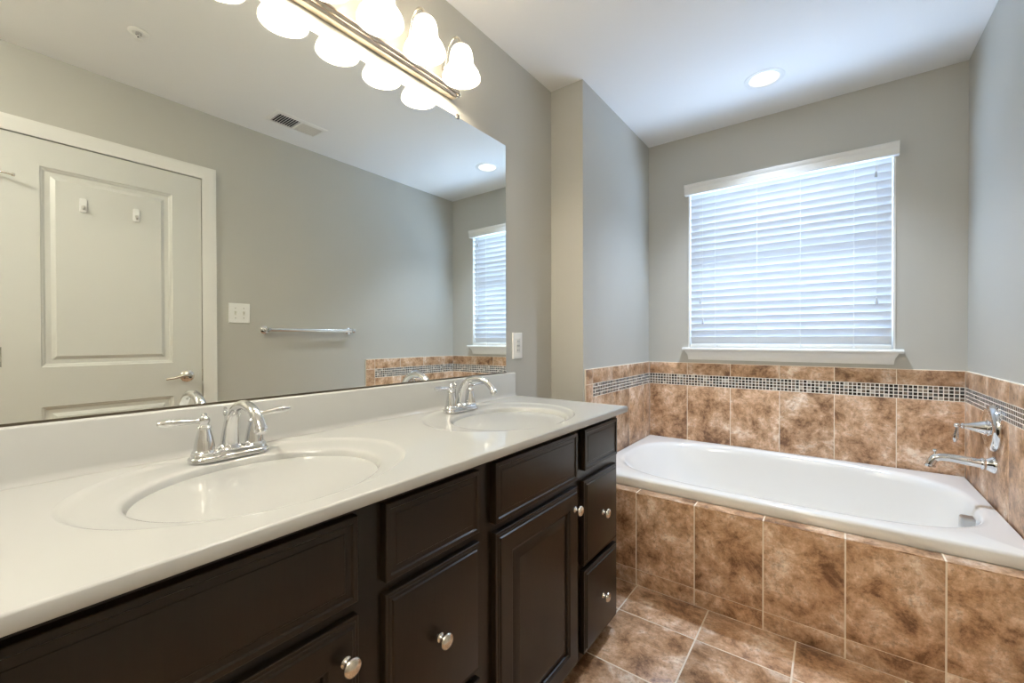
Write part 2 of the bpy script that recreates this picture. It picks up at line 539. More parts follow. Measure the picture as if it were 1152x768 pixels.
# ---- door in the right wall, seen in the mirror
def panel_face(mb, F, A0, A1, B0, B1, panels, prof):
    av = sorted({A0, A1, *[q for p in panels for q in p[:2]]}); bv = sorted({B0, B1, *[q for p in panels for q in p[2:]]})
    for i in range(len(av) - 1):
        for j in range(len(bv) - 1):
            ca, cb = (av[i] + av[i + 1]) / 2, (bv[j] + bv[j + 1]) / 2
            if any(p[0] < ca < p[1] and p[2] < cb < p[3] for p in panels): continue
            mb.add([F(av[i], bv[j], 0), F(av[i + 1], bv[j], 0), F(av[i + 1], bv[j + 1], 0), F(av[i], bv[j + 1], 0)], [(0, 1, 2, 3)])
    for p in panels: nested(mb, F, *p, prof)

LY0, LY1, LZ0, LZ1 = 0.111, 0.884, 0.012, 2.058
DX = XR + 0.001
d = MB()
FD = lambda a, b, dd: (DX - dd, a, b)
panel_face(d, FD, LY0, LY1, LZ0, LZ1, [(0.258, 0.750, 1.008, 1.935), (0.258, 0.750, 0.21, 0.824)],
           [(0, 0), (0.004, -0.004), (0.010, -0.006), (0.016, -0.011), (0.022, -0.012), (0.034, -0.012), (0.040, -0.009), (0.050, -0.003)])
d.loft([[FD(LY0, LZ0, 0), FD(LY1, LZ0, 0), FD(LY1, LZ1, 0), FD(LY0, LZ1, 0)],
        [FD(LY0, LZ0, -0.035), FD(LY1, LZ0, -0.035), FD(LY1, LZ1, -0.035), FD(LY0, LZ1, -0.035)]], True, False, True)
door_1 = struct(d.build("door_1", M_DOOR, sharp=20))
# casing
cs = MB()
cprof = [(0.0, 0.0), (0.0, 0.008), (0.006, 0.011), (0.018, 0.012), (0.030, 0.0155), (0.048, 0.017), (0.060, 0.018), (0.067, 0.016), (0.070, 0.0)]
def cring(y, z, sy, sz): return [(XR - h, y + sy * w_, z + sz * w_) for w_, h in cprof]
cs.loft([cring(DY1, 0.0, 1, 0), cring(DY1, DZ1, 1, 1), cring(DY0, DZ1, -1, 1), cring(DY0, 0.0, -1, 0)], True, True, True)
cs.build("door_casing", M_TRIM, door_1, sharp=40)
st = MB(); st.box(XR + 0.05, XR + T, DY0, DY1, 0, DZ1)
st.build("door_stop", M_TRIM, door_1)
sp = MB(); sp.box(XR - 0.0035, XR + 0.004, LY1 - 0.001, LY1 + 0.006, 0.895, 0.965, 0, 0.001)
sp.build("strike_plate", M_NICKEL, door_1)
for z in (0.25, 1.06, 1.865):
    h = MB()
    h.lathe((XR - 0.006, LY0 - 0.003, z - 0.045), (0, 0, 1), [(0, 0), (0.005, 0.001), (0.0062, 0.004), (0.0062, 0.086), (0.005, 0.089), (0, 0.09)], 16)
    h.box(XR - 0.002, XR + 0.0005, LY0 - 0.002, LY0 + 0.03, z - 0.044, z + 0.044)
    ho = h.build("hinge", M_NICKEL, door_1)
    if z > 1.8:
        q = MB()
        q.tube([(XR - 0.008, LY0, z + 0.0), (XR - 0.03, LY0 + 0.03, z), (XR - 0.036, LY0 + 0.062, z - 0.004)], [0.004, 0.004, 0.004], 12)
        q.lathe((XR - 0.036, LY0 + 0.060, z - 0.004), (-0.1, 1, -0.1), [(0, 0), (0.007, 0.001), (0.0075, 0.009), (0.005, 0.012), (0, 0.013)], 14)
        q.build("pin_stop", M_NICKEL, ho)
# lever handle
lv = MB()
KY, KZ = 0.812, 0.930
lv.lathe((DX, KY, KZ), (-1, 0, 0), [(0.0, 0), (0.033, 0.0), (0.034, 0.004), (0.030, 0.009), (0.018, 0.013), (0.012, 0.016), (0.0105, 0.040), (0.012, 0.050), (0.010, 0.056), (0.0, 0.058)], 32)
lv.tube(spline([(DX - 0.047, KY + 0.004, KZ), (DX - 0.050, KY - 0.03, KZ + 0.004), (DX - 0.048, KY - 0.07, KZ - 0.006), (DX - 0.044, KY - 0.105, KZ - 0.010)], 6),
        [0.0095 - 0.0035 * k / 18 for k in range(19)], 14)
lv.build("lever_handle", M_NICKEL, door_1)

# ------------------------------------------------------------------ vanity cabinet
VY0, VY1 = -0.05, 1.583
XFR = -0.678          # face frame
van = thing("vanity_cabinet", "long espresso brown bathroom vanity cabinet with raised panel fronts under the white countertop", "cabinet", (-0.93, (VY0 + VY1) / 2, 0))
XBK = XL + 0.002
b = MB()
b.box(XBK, XFR - 0.019, VY0, VY0 + 0.016, 0.05, 0.846); b.box(XBK, XFR - 0.019, VY1 - 0.016, VY1, 0.05, 0.846)     # end panels
b.box(XBK, XBK + 0.006, VY0 + 0.016, VY1 - 0.016, 0.05, 0.846); b.box(XBK + 0.006, XFR - 0.019, VY0 + 0.016, VY1 - 0.016, 0.05, 0.066)
b.box(XFR - 0.019, XFR, VY0, VY1, 0.05, 0.846, 0, 0.0015)                                                         # face frame
b.build("cabinet_body", M_WOOD, van)
b = MB(); b.box(XBK, XFR - 0.065, VY0 + 0.004, VY1 - 0.004, 0.0, 0.05)
b.build("toe_kick", M_WOOD, van)
FV = lambda a, bb, dd: (XFR + dd, a, bb)
SLAB = [(0, 0), (0, 0.0135), (0.0012, 0.0150), (0.0065, 0.0150), (0.0080, 0.0165), (0.0130, 0.0172), (0.0150, 0.0205), (0.0170, 0.0210)]
BEV = [(0, 0), (0, 0.0180), (0.0012, 0.0195), (0.0100, 0.0200), (0.0125, 0.0165), (0.0165, 0.0160), (0.0240, 0.0170), (0.0250, 0.0182), (0.027, 0.0184)]
def knob(y, z, parent, xface):
    k = MB()
    k.lathe((xface, y, z), (1, 0, 0), [(0, 0), (0.0095, 0.0), (0.0098, 0.002), (0.0075, 0.004), (0.0055, 0.008), (0.0055, 0.014), (0.009, 0.0165),
                                      (0.0150, 0.0185), (0.0165, 0.0205), (0.0162, 0.0225), (0.0135, 0.0255), (0.008, 0.0278), (0.0, 0.0285)], 32)
    k.build("knob", M_NICKEL, parent)
def slab(name, y0, y1, z0, z1, kn=None, prof=SLAB):
    s = MB(); nested(s, FV, y0, y1, z0, z1, prof)
    o = s.build(name, M_WOOD, van, sharp=18)
    if kn: knob(kn[0], kn[1], o, XFR + prof[-1][1])
    return o
def door_front(y0, y1, z0, z1, kn):
    s = MB()
    nested(s, FV, y0, y1, z0, z1, [(0, 0), (0, 0.0135), (0.0012, 0.0150), (0.0065, 0.0150), (0.0080, 0.0165), (0.0130, 0.0172), (0.0150, 0.0205), (0.0170, 0.0210)], cap=False)
    F2 = lambda a, bb, dd: (XFR + 0.021 + dd, a, bb)
    panel_face(s, F2, y0 + 0.017, y1 - 0.017, z0 + 0.017, z1 - 0.017, [(y0 + 0.060, y1 - 0.060, z0 + 0.060, z1 - 0.060)],
               [(0, 0), (0.003, -0.0035), (0.007, -0.0045), (0.009, -0.0095), (0.013, -0.0100), (0.036, -0.0030), (0.0375, -0.0030)])
    o = s.build("cabinet_door", M_WOOD, van, sharp=18)
    knob(kn[0], kn[1], o, XFR + 0.021)
# right bank
slab("false_front", 1.280, 1.545, 0.692, 0.829, None, BEV)
slab("drawer_front", 1.280, 1.545, 0.372, 0.656, (1.412, 0.512))
slab("drawer_front", 1.280, 1.545, 0.072, 0.352, (1.412, 0.212))
# under the right sink
slab("false_front", 0.808, 1.228, 0.678, 0.829, None, BEV)
door_front(0.812, 1.236, 0.072, 0.652, (1.205, 0.588))
# middle bank
slab("false_front", 0.486, 0.748, 0.682, 0.828, None, BEV)
slab("drawer_front", 0.487, 0.752, 0.356, 0.657, (0.619, 0.508))
slab("drawer_front", 0.487, 0.752, 0.072, 0.334, (0.619, 0.205))
# under the left sink
slab("false_front", -0.020, 0.428, 0.678, 0.828, None, BEV)
door_front(-0.020, 0.431, 0.072, 0.652, (0.402, 0.588))

# ------------------------------------------------------------------ countertop with two moulded sinks
TY0, TY1, TX0, TX1, TZ = -0.065, 1.605, -1.199, -0.640, 0.870
top = thing("countertop", "long off-white cultured marble vanity top with two oval sinks", "countertop", (-0.92, 0.77, 0.846))
FT = lambda a, bb, dd: (a, bb, TZ + dd)
SINKS = [(-0.926, 0.390), (-0.926, 1.166)]
EA, EB = 0.243, 0.298
BOWL = (-0.893, 0.187, 0.221)      # centre x and half axes of the bowl inside the dished surround
t = MB()
NS = 128
cuts = [TY0 + 0.004, 0.775, TY1 - 0.004]
for (sx, sy), c0, c1 in zip(SINKS, cuts[:-1], cuts[1:]):
    ring = [(sx + EA * math.cos(2 * PI * k / NS), sy + EB * math.sin(2 * PI * k / NS)) for k in range(NS)]
    hole_plate(t, FT, TX0, TX1 - 0.004, c0, c1, ring)
# eased edge
def edge(ins, z): return [(TX0, TY0 + ins, z), (TX1 - ins, TY0 + ins, z), (TX1 - ins, TY1 - ins, z), (TX0, TY1 - ins, z)]
t.loft([edge(0.004, TZ), edge(0.0012, TZ - 0.0012), edge(0, TZ - 0.004), edge(0, TZ - 0.020), edge(0.002, TZ - 0.023)], True, False, False)
zb = TZ - 0.023
t.add([(TX0, TY0 + .002, zb), (XFR + 0.002, TY0 + .002, zb), (XFR + 0.002, TY1 - .002, zb), (TX0, TY1 - .002, zb)], [(0, 1, 2, 3)])
t.add([(XFR + 0.002, TY0 + .002, zb), (TX1 - .002, TY0 + .002, zb), (TX1 - .002, TY1 - .002, zb), (XFR + 0.002, TY1 - .002, zb)], [(0, 1, 2, 3)])
t.build("counter_slab", M_TOP, top, sharp=60)
bs = MB()
cove = [(-1.1985, TZ)] + [(-1.1985, 0.978), (-1.1815, 0.978), (-1.1785, 0.976), (-1.1772, 0.973), (-1.1765, 0.885), (-1.1740, 0.876), (-1.168, TZ + 0.0005)]
bs.prism(cove, 'y', TY0, TY1 - 0.016)
bs.build("backsplash", M_TOP, top, sharp=50)
for sx, sy in SINKS:
    s = MB(); rings = []
    by_ = sy - 0.005 if sy < 0.8 else sy + 0.010
    dish = [(0.0, 0.0), (0.05, -0.0006), (0.10, -0.0020), (0.17, -0.0034), (0.28, -0.0042), (0.55, -0.0052), (0.85, -0.0062), (0.95, -0.0072)]     # share of the way to the bowl edge
    bowl = [(1.0, -0.0090), (0.988, -0.0120), (0.976, -0.0180), (0.962, -0.0290), (0.94, -0.0450), (0.90, -0.0660), (0.83, -0.0880), (0.73, -0.1080), (0.60, -0.1230), (0.44, -0.1330), (0.28, -0.1380), (0.13, -0.1400)]
    for t_, z in dish:
        cx = sx + (BOWL[0] - sx) * t_; cy = sy + (by_ - sy) * t_; a = EA + (BOWL[1] * 1.012 - EA) * t_; bq = EB + (BOWL[2] * 1.012 - EB) * t_
        rings.append([(cx + a * math.cos(2 * PI * k / NS), cy + bq * math.sin(2 * PI * k / NS), TZ + z) for k in range(NS)])
    for sc, z in bowl:
        rings.append([(BOWL[0] + BOWL[1] * sc * math.cos(2 * PI * k / NS), by_ + BOWL[2] * sc * math.sin(2 * PI * k / NS), TZ + z) for k in range(NS)])
    s.loft(rings, True, False, False)
    so = s.build("sink_bowl", M_TOP, top, sharp=60)
    dr = MB()
    dr.lathe((BOWL[0], by_, TZ - 0.1415), (0, 0, 1), [(0.030, -0.012), (0.030, 0.0035), (0.027, 0.005), (0.022, 0.0042), (0.021, 0.001), (0.019, 0.001), (0.0185, 0.006), (0.014, 0.0085), (0, 0.0095)], 32)
    dr.build("sink_drain", M_CHROME, so)

# ------------------------------------------------------------------ faucets
def make_faucet(label, loc):
    fx, fy, fz = loc
    r = thing("sink_faucet", label, "faucet", loc, None)
    # base plate: rounded bar in steps
    def stad(a, bb, z, n=12):
        pts = []
        for k in range(n + 1):
            th = -PI / 2 + PI * k / n; pts.append((fx + a * math.sin(th) * 1.0, fy + bb + a * math.cos(th), z))
        for k in range(n + 1):
            th = PI / 2 + PI * k / n; pts.append((fx + a * math.sin(th), fy - bb + a * math.cos(th), z))
        return pts
    bp = MB()
    bp.loft([stad(0.029, 0.053, fz), stad(0.029, 0.053, fz + 0.007), stad(0.027, 0.053, fz + 0.010), stad(0.024, 0.053, fz + 0.0105), stad(0.023, 0.053, fz + 0.017), stad(0.020, 0.053, fz + 0.020)], True, True, True)
    bp.build("base_plate", M_CHROME, r, sharp=50)
    # spout: flared foot rising into a high arc towards the basin
    sp_ = MB()
    path = spline([(fx - 0.004, fy, fz + 0.012), (fx - 0.002, fy, fz + 0.040), (fx + 0.008, fy, fz + 0.080), (fx + 0.036, fy, fz + 0.112), (fx + 0.078, fy, fz + 0.124),
                   (fx + 0.122, fy, fz + 0.116), (fx + 0.150, fy, fz + 0.096), (fx + 0.161, fy, fz + 0.078)], 6)
    n = len(path)
    rad = []
    for i in range(n):
        s_ = i / (n - 1)
        rad.append(0.0215 - 0.0105 * min(1, s_ / 0.45) + (0.0022 if s_ > 0.93 else 0))
    sp_.tube(path, rad, 24)
    sp_.lathe((fx - 0.004, fy, fz + 0.016), (0, 0, 1), [(0.0, 0), (0.027, 0), (0.0275, 0.004), (0.025, 0.008), (0.021, 0.012), (0, 0.012)], 32)
    so = sp_.build("spout", M_CHROME, r)
    ae = MB(); e1 = path[-1]; ed = (path[-1] - path[-2]).normalized()
    ae.lathe(e1 - ed * 0.002, ed, [(0, 0), (0.0105, 0), (0.0105, 0.007), (0.0085, 0.008), (0.0, 0.0078)], 24)
    ae.build("aerator", M_CHROME, so)
    lr = MB()
    lr.lathe((fx - 0.0285, fy, fz + 0.014), (0, 0, 1), [(0.0022, 0), (0.0022, 0.074), (0.0045, 0.076), (0.0055, 0.080), (0.0045, 0.085), (0.003, 0.087), (0.0042, 0.091), (0.003, 0.095), (0, 0.096)], 16)
    lr.build("lift_rod", M_CHROME, r)
    for s_ in (-1, 1):
        h = MB(); hy = fy + s_ * 0.051
        h.lathe((fx, hy, fz + 0.017), (0, 0, 1), [(0, 0), (0.0235, 0.0), (0.0240, 0.003), (0.0225, 0.006), (0.0205, 0.008), (0.0190, 0.020), (0.0160, 0.036), (0.0130, 0.048), (0.0120, 0.053),
                                                  (0.0135, 0.055), (0.0135, 0.058), (0.0105, 0.061), (0.0080, 0.064), (0.0, 0.065)], 32)
        ho_ = h.build("handle_body", M_CHROME, r)
        l_ = MB()
        hz = fz + 0.088
        l_.lathe((fx, hy, fz + 0.078), (0, 0, 1), [(0, 0), (0.0075, 0.001), (0.0095, 0.005), (0.0115, 0.010), (0.0105, 0.016), (0.0065, 0.019), (0.0050, 0.0205), (0.0058, 0.023), (0.0045, 0.0265), (0, 0.028)], 24)
        l_.lathe((fx, hy, hz), (0.05, s_, 0.06), [(0.0, 0.004), (0.0052, 0.006), (0.0048, 0.014), (0.0050, 0.022), (0.0062, 0.038), (0.0080, 0.056), (0.0083, 0.066), (0.0068, 0.076), (0.0052, 0.079), (0.0054, 0.082), (0.003, 0.0845), (0, 0.085)], 20, sx=1.0)
        l_.build("lever", M_CHROME, ho_)
    return r
fa = make_faucet("chrome two-lever faucet behind the near left sink, in front of the mirrored door", (-1.112, 0.392, 0.8665))
fa["group"] = "chrome sink faucets"
fb = copy_thing(fa, (-1.112, 1.157, 0.8665))
fb["label"] = "chrome two-lever faucet behind the far right sink, close to the wall outlet"

# ------------------------------------------------------------------ mirror
MY0, MY1, MZ0, MZ1 = -0.02, 1.543, 0.9795, 2.020
mr_ = MB(); mr_.box(XL + 0.0006, XL + 0.004, MY0, MY1, MZ0, MZ1, 0)
mir = thing("wall_mirror", "large frameless wall mirror above the double sink countertop", "mirror", (XL + 0.002, (MY0 + MY1) / 2, MZ0))
mr_.build("mirror_glass", M_MIRROR, mir, smooth=False)
ch = MB(); ch.box(XL + 0.0006, XL + 0.0065, MY0, MY1, MZ0 - 0.001, MZ0 + 0.0035)
ch.build("bottom_channel", plain("dark_channel", (0.13, 0.11, 0.08), 0.4, 0.6), mir)
for y in (0.30, 1.231):
    c_ = MB(); c_.box(XL + 0.0006, XL + 0.009, y - 0.007, y + 0.007, MZ1 - 0.006, MZ1 + 0.010, 0, 0.0015)
    c_.lathe((XL + 0.008, y, MZ1 + 0.004), (1, 0, 0), [(0, 0), (0.0035, 0), (0.003, 0.0018), (0, 0.002)], 12)
    c_.build("mirror_clip", plain("clip_metal", (0.25, 0.24, 0.22), 0.35, 0.9), mir)

# ------------------------------------------------------------------ vanity light
VL = thing("vanity_light", "long brushed nickel vanity light bar with frosted bell shades above the mirror", "light fixture", (XL, 0.785, 2.045))
bar = MB()
# stepped, reeded backplate profile (x, z)
prz = lambda z: 2.074 + (z - 2.046) * 0.70
pr = [(XL + 0.0005, 2.046), (XL + 0.022, 2.046), (XL + 0.030, 2.050), (XL + 0.036, 2.057), (XL + 0.036, 2.062), (XL + 0.041, 2.065), (XL + 0.046, 2.071), (XL + 0.046, 2.077), (XL + 0.041, 2.083),
      (XL + 0.036, 2.086), (XL + 0.036, 2.091), (XL + 0.030, 2.098), (XL + 0.022, 2.102), (XL + 0.018, 2.108), (XL + 0.012, 2.112), (XL + 0.0005, 2.113)]
bar.prism([(x, prz(z)) for x, z in pr], 'y', 0.370, 1.200)
bar.build("light_bar", plain("brushed_bronze_nickel", (0.52, 0.45, 0.37), 0.2, 1.0), VL, sharp=25)
for y, s_ in ((0.370, -1), (1.200, 1)):
    fn = MB()
    fn.lathe((XL + 0.028, y - s_ * 0.001, 2.090), (0, s_, 0), [(0, 0), (0.015, 0), (0.016, 0.003), (0.012, 0.006), (0.007, 0.008), (0.009, 0.012), (0.009, 0.016), (0.005, 0.020), (0, 0.021)], 24)
    fn.build("end_finial", M_CHROME, VL)
LX = -1.080
for k in range(5):
    y = 1.132 - 0.1737 * k
    arm = MB()
    arm.lathe((XL + 0.020, y, 2.105), (0.25, 0, 1), [(0.016, 0), (0.014, 0.006), (0.008, 0.012), (0.0055, 0.020), (0.0055, 0.040), (0.0095, 0.043), (0.0100, 0.050), (0.0095, 0.056), (0.0050, 0.060), (0, 0.061)], 20)
    pts = spline([(XL + 0.033, y, 2.158), (XL + 0.046, y, 2.195), (XL + 0.060, y, 2.228), (XL + 0.082, y, 2.245), (XL + 0.106, y, 2.236), (LX, y, 2.205)], 8)
    arm.tube(pts, 0.0042, 12)
    ao = arm.build("lamp_arm", M_NICKEL, VL)
    cup = MB()
    cup.lathe((LX, y, 2.214), (0, 0, -1), [(0, 0), (0.007, 0.0), (0.010, 0.003), (0.011, 0.007), (0.022, 0.011), (0.026, 0.016), (0.027, 0.026), (0.025, 0.026), (0, 0.020)], 28)
    cup.build("socket_cup", M_NICKEL, ao)
    sh = MB()
    NF = 64
    prof = [(0.0255, 2.196), (0.031, 2.190), (0.036, 2.180), (0.0395, 2.165), (0.0415, 2.145), (0.0430, 2.125), (0.0450, 2.112), (0.0475, 2.107), (0.0495, 2.103), (0.0525, 2.097), (0.0590, 2.085), (0.0645, 2.072), (0.0680, 2.060), (0.0695, 2.052)]
    prof = [(rr, 2.196 - (2.196 - z) * 0.79) for rr, z in prof]
    rings = []
    for (rr, z) in prof: rings.append([(LX + (rr + 0.0006 * math.cos(j * PI)) * math.cos(2 * PI * j / NF), y + (rr + 0.0006 * math.cos(j * PI)) * math.sin(2 * PI * j / NF), z) for j in range(NF)])
    for (rr, z) in prof[::-1]: rings.append([(LX + (rr - 0.0028) * math.cos(2 * PI * j / NF), y + (rr - 0.0028) * math.sin(2 * PI * j / NF), z + 0.0006) for j in range(NF)])
    sh.loft(rings, True, False, False)
    so = sh.build("lamp_shade", M_SHADE, VL, sharp=60)
    bu = MB()
    bu.lathe((LX, y, 2.196), (0, 0, -1), [(0, 0), (0.012, 0), (0.013, 0.018), (0.017, 0.026), (0.0215, 0.038), (0.0225, 0.048), (0.020, 0.058), (0.013, 0.066), (0, 0.070)], 24)
    bu.build("light_bulb", M_BULB, so)
    ld = bpy.data.lights.new("bulb_light", 'POINT')
    ld.energy = BULB; ld.color = BULB_COL; ld.shadow_soft_size = 0.022
    lo = bpy.data.objects.new("bulb_light", ld); COL.objects.link(lo)
    lo.location = Vector((LX, y, 2.112)) - Vector((XL, 0.785, 2.045)); lo.parent = VL

# ------------------------------------------------------------------ recessed ceiling light over the tub
cl = thing("ceiling_light", "round white recessed ceiling light above the bathtub", "ceiling light", (CANX, CANY, ZC))
tr = MB()
tr.lathe((CANX, CANY, ZC), (0, 0, 1), [(0.0655, 0.000), (0.068, -0.004), (0.082, -0.005), (0.089, -0.002), (0.090, 0.0), ], 48, cap=False)
tr.lathe((CANX, CANY, ZC), (0, 0, 1), [(0.0655, 0.0), (0.0640, 0.010), (0.0605, 0.030), (0.0575, 0.034), (0.0570, 0.050)], 48, cap=False)
tr.build("trim_ring", M_PLASTIC, cl)
ln = MB(); ln.lathe((CANX, CANY, ZC + 0.044), (0, 0, 1), [(0.0, 0.0), (0.045, 0.001), (0.0565, 0.004), (0.0565, 0.008), (0, 0.008)], 48)
ln.build("lens", M_LENS, cl)
sd = bpy.data.lights.new("can_light", 'SPOT')
sd.energy = CAN; sd.color = CAN_COL; sd.spot_size = math.radians(106); sd.spot_blend = 1.0; sd.shadow_soft_size = 0.040
so = bpy.data.objects.new("can_light", sd); COL.objects.link(so); so.parent = cl; so.location = (0, 0, 0.030)

# ------------------------------------------------------------------ bathtub
TBX0, TBX1, TBY0, TBY1, TBZ = -1.003, 0.5075, 1.966, 2.911, 0.472
tub = thing("bathtub", "white drop-in bathtub set in the brown tiled surround under the window", "bathtub", (-0.25, 2.43, 0.0))
N = 160
CX, CY = -0.248, 2.438
def dirs(k):
    th = 2 * PI * k / N; return math.cos(th), math.sin(th)
def rect_ring(x0, x1, y0, y1, z):
    out = []
    for k in range(N):
        c, s_ = dirs(k)
        # angle stretched so that samples fall evenly round the tub
        dx, dy = c * 0.755, s_ * 0.472
        t_ = min(((x1 if dx > 0 else x0) - CX) / dx if abs(dx) > 1e-9 else 1e9, ((y1 if dy > 0 else y0) - CY) / dy if abs(dy) > 1e-9 else 1e9)
        out.append([CX + dx * t_, CY + dy * t_, z])
    for cx, cy in ((x0, y0), (x1, y0), (x1, y1), (x0, y1)):
        i = min(range(N), key=lambda q: (out[q][0] - cx) ** 2 + (out[q][1] - cy) ** 2); out[i][0], out[i][1] = cx, cy
    return out
def oval(x0, x1, y0, y1, z, e):
    out = []
    for k in range(N):
        c, s_ = dirs(k); dx, dy = c, s_
        r_ = (abs(dx) ** e + abs(dy) ** e) ** (-1 / e)
        ax = (x1 - CX) if dx > 0 else (CX - x0); ay = (y1 - CY) if dy > 0 else (CY - y0)
        out.append((CX + ax * dx * r_, CY + ay * dy * r_, z))
    return out
rings = [rect_ring(TBX0 + .004, TBX1, TBY0 + .004, TBY1, 0.424), rect_ring(TBX0, TBX1, TBY0, TBY1, 0.428), rect_ring(TBX0, TBX1, TBY0, TBY1, TBZ - 0.012), rect_ring(TBX0 + 0.001, TBX1 - .001, TBY0 + 0.004, TBY1 - .001, TBZ - 0.004),
         rect_ring(TBX0 + 0.003, TBX1 - .003, TBY0 + 0.012, TBY1 - .003, TBZ)]
bx0, bx1, by0, by1 = -0.948, 0.462, 2.028, 2.866
def ov(i, z, e=3.0, il=None): return oval(bx0 + (il if il is not None else i), bx1 - i, by0 + i, by1 - i, z, e)
rings += [ov(-0.012, TBZ + 0.0005, 3.4), ov(-0.004, TBZ - 0.001, 3.2), ov(0.004, TBZ - 0.006, 3.1), ov(0.010, TBZ - 0.016, 3.0), ov(0.016, TBZ - 0.040, 3.0, 0.03), ov(0.030, TBZ - 0.120, 3.0, 0.09),
          ov(0.050, TBZ - 0.220, 2.9, 0.17), ov(0.075, TBZ - 0.300, 2.8, 0.25), ov(0.105, TBZ - 0.345, 2.7, 0.32), ov(0.15, TBZ - 0.365, 2.6, 0.38), ov(0.25, TBZ - 0.372, 2.4, 0.50), ov(0.38, TBZ - 0.374, 2.2, 0.64)]
tb = MB(); tb.loft(rings, True, False, True)
tb.build("tub_shell", M_PORC, tub, sharp=60)
of = MB()
OX, OY, OZ = 0.424, 2.405, 0.402
of.loft([[(x, y, z) for y, z in ((OY - 0.028 * q, OZ - 0.026 * q), (OY + 0.028 * q, OZ - 0.026 * q), (OY + 0.028 * q, OZ + 0.022 * q), (OY + 0.020 * q, OZ + 0.030 * q), (OY - 0.020 * q, OZ + 0.030 * q), (OY - 0.028 * q, OZ + 0.022 * q))] for x, q in ((OX + 0.02, 1.0), (OX - 0.012, 1.0), (OX - 0.018, 0.86), (OX - 0.019, 0.7))], True, True, True)
of.build("overflow_plate", plain("overflow_metal", (0.62, 0.62, 0.61), 0.3, 1.0), tub, sharp=30)
dn = MB(); dn.lathe((0.10, 2.440, TBZ - 0.3745), (0, 0, 1), [(0.036, -0.01), (0.036, 0.003), (0.032, 0.005), (0.026, 0.003), (0.022, 0.010), (0, 0.013)], 28)
dn.build("tub_drain", M_CHROME, tub)

# ------------------------------------------------------------------ tub filler
XT = XR - 0.0087
SY, SZ = 2.445, 0.640
ts = thing("tub_spout", "chrome tub spout with a small diverter knob, low on the tiled right wall", "faucet", (XT, SY, SZ))
q = MB()
q.lathe((XT, SY, SZ), (-1, 0, 0), [(0, 0), (0.034, 0.0), (0.034, 0.006), (0.030, 0.012), (0.024, 0.020), (0.0215, 0.026), (0.0230, 0.030), (0.0230, 0.036), (0.0205, 0.040), (0.0, 0.041)], 32)
q.build("wall_flange", M_CHROME, ts)
q = MB()
pth = spline([(XT - 0.034, SY, SZ), (XT - 0.080, SY, SZ + 0.004), (XT - 0.130, SY, SZ + 0.008), (XT - 0.165, SY, SZ + 0.002), (XT - 0.180, SY, SZ - 0.022), (XT - 0.182, SY, SZ - 0.036)], 6)
q.tube(pth, [0.0185 + 0.0000 * k - (0.0035 * min(1, k / 15)) + (0.003 if k > 26 else 0) for k in range(len(pth))], 24)
spo = q.build("spout_pipe", M_CHROME, ts)
q = MB(); q.lathe((XT - 0.168, SY, SZ + 0.012), (0, 0, 1), [(0.006, 0), (0.004, 0.006), (0.003, 0.014), (0.0065, 0.017), (0.0075, 0.021), (0.005, 0.025), (0, 0.026)], 20)
q.build("diverter_knob", M_CHROME, ts)

VYY, VZZ = 2.445, 0.782
tv = thing("tub_valve", "round chrome shower valve plate with lever above the tub spout", "faucet", (XT, VYY, VZZ))
q = MB(); q.lathe((XT, VYY, VZZ), (-1, 0, 0), [(0, 0), (0.089, 0), (0.091, 0.004), (0.090, 0.010), (0.084, 0.018), (0.076, 0.023), (0.068, 0.024), (0.062, 0.021), (0.050, 0.020), (0.040, 0.021), (0, 0.021)], 56)
q.build("valve_plate", M_CHROME, tv, sharp=50)
q = MB(); q.lathe((XT - 0.012, VYY, VZZ), (-1, 0, 0), [(0, 0), (0.032, 0), (0.034, 0.005), (0.030, 0.012), (0.0255, 0.014), (0.027, 0.018), (0.0255, 0.022), (0.0200, 0.036), (0.0140, 0.056), (0.0105, 0.068), (0.0095, 0.072), (0.0110, 0.075), (0.0110, 0.079), (0.0070, 0.083), (0.0095, 0.090), (0.0090, 0.096), (0.0040, 0.102), (0, 0.103)], 36)
hh = q.build("handle_stem", M_CHROME, tv)
q = MB(); q.lathe((XT - 0.104, VYY, VZZ - 0.004), (-0.10, 0.05, -1), [(0.0, 0), (0.005, 0.002), (0.0055, 0.016), (0.0085, 0.036), (0.0095, 0.046), (0.0075, 0.056), (0.0055, 0.059), (0.0045, 0.064), (0, 0.066)], 20)
q.build("lever", M_CHROME, hh)

# ------------------------------------------------------------------ window blind
bl = thing("window_blind", "closed white horizontal slat blind filling the window above the bathtub", "blind", ((WX0 + WX1) / 2, YB, 1.08))
vp = [(2.918, 2.060), (2.886, 2.060), (2.883, 2.064), (2.884, 2.072), (2.880, 2.085), (2.880, 2.100), (2.875, 2.110), (2.873, 2.122), (2.876, 2.126), (2.918, 2.126)]
v_ = MB(); v_.prism(vp, 'x', -0.767, 0.271)
v_.build("valance", M_TRIM, bl, sharp=25)
s_ = MB()
SX0, SX1, SYC = WX0 + 0.014, WX1 - 0.014, 2.934
TILT = math.radians(60)
for k in range(23):
    zc = 1.124 + 0.0425 * k
    n_ = 6; prof = []
    up, dn_ = [], []
    for j in range(n_ + 1):
        u_ = -0.0245 + 0.049 * j / n_
        crown = 0.0022 * (1 - (2 * j / n_ - 1) ** 2)
        # slat coordinates: u from the outer (window) edge to the inner (room) edge, inner edge raised
        for lst, h_ in ((up, crown + 0.0011), (dn_, crown - 0.0011)):
            lst.append((SYC - u_ * math.cos(TILT) - h_ * math.sin(TILT) * -1, zc + u_ * math.sin(TILT) + h_ * math.cos(TILT)))
    prof = up + dn_[::-1]
    s_.prism(prof, 'x', SX0, SX1)
s_.build("slats", M_SLAT, bl, sharp=50)
br = MB(); br.box(SX0, SX1, 2.918, 2.950, 1.078, 1.098, 0, 0.003)
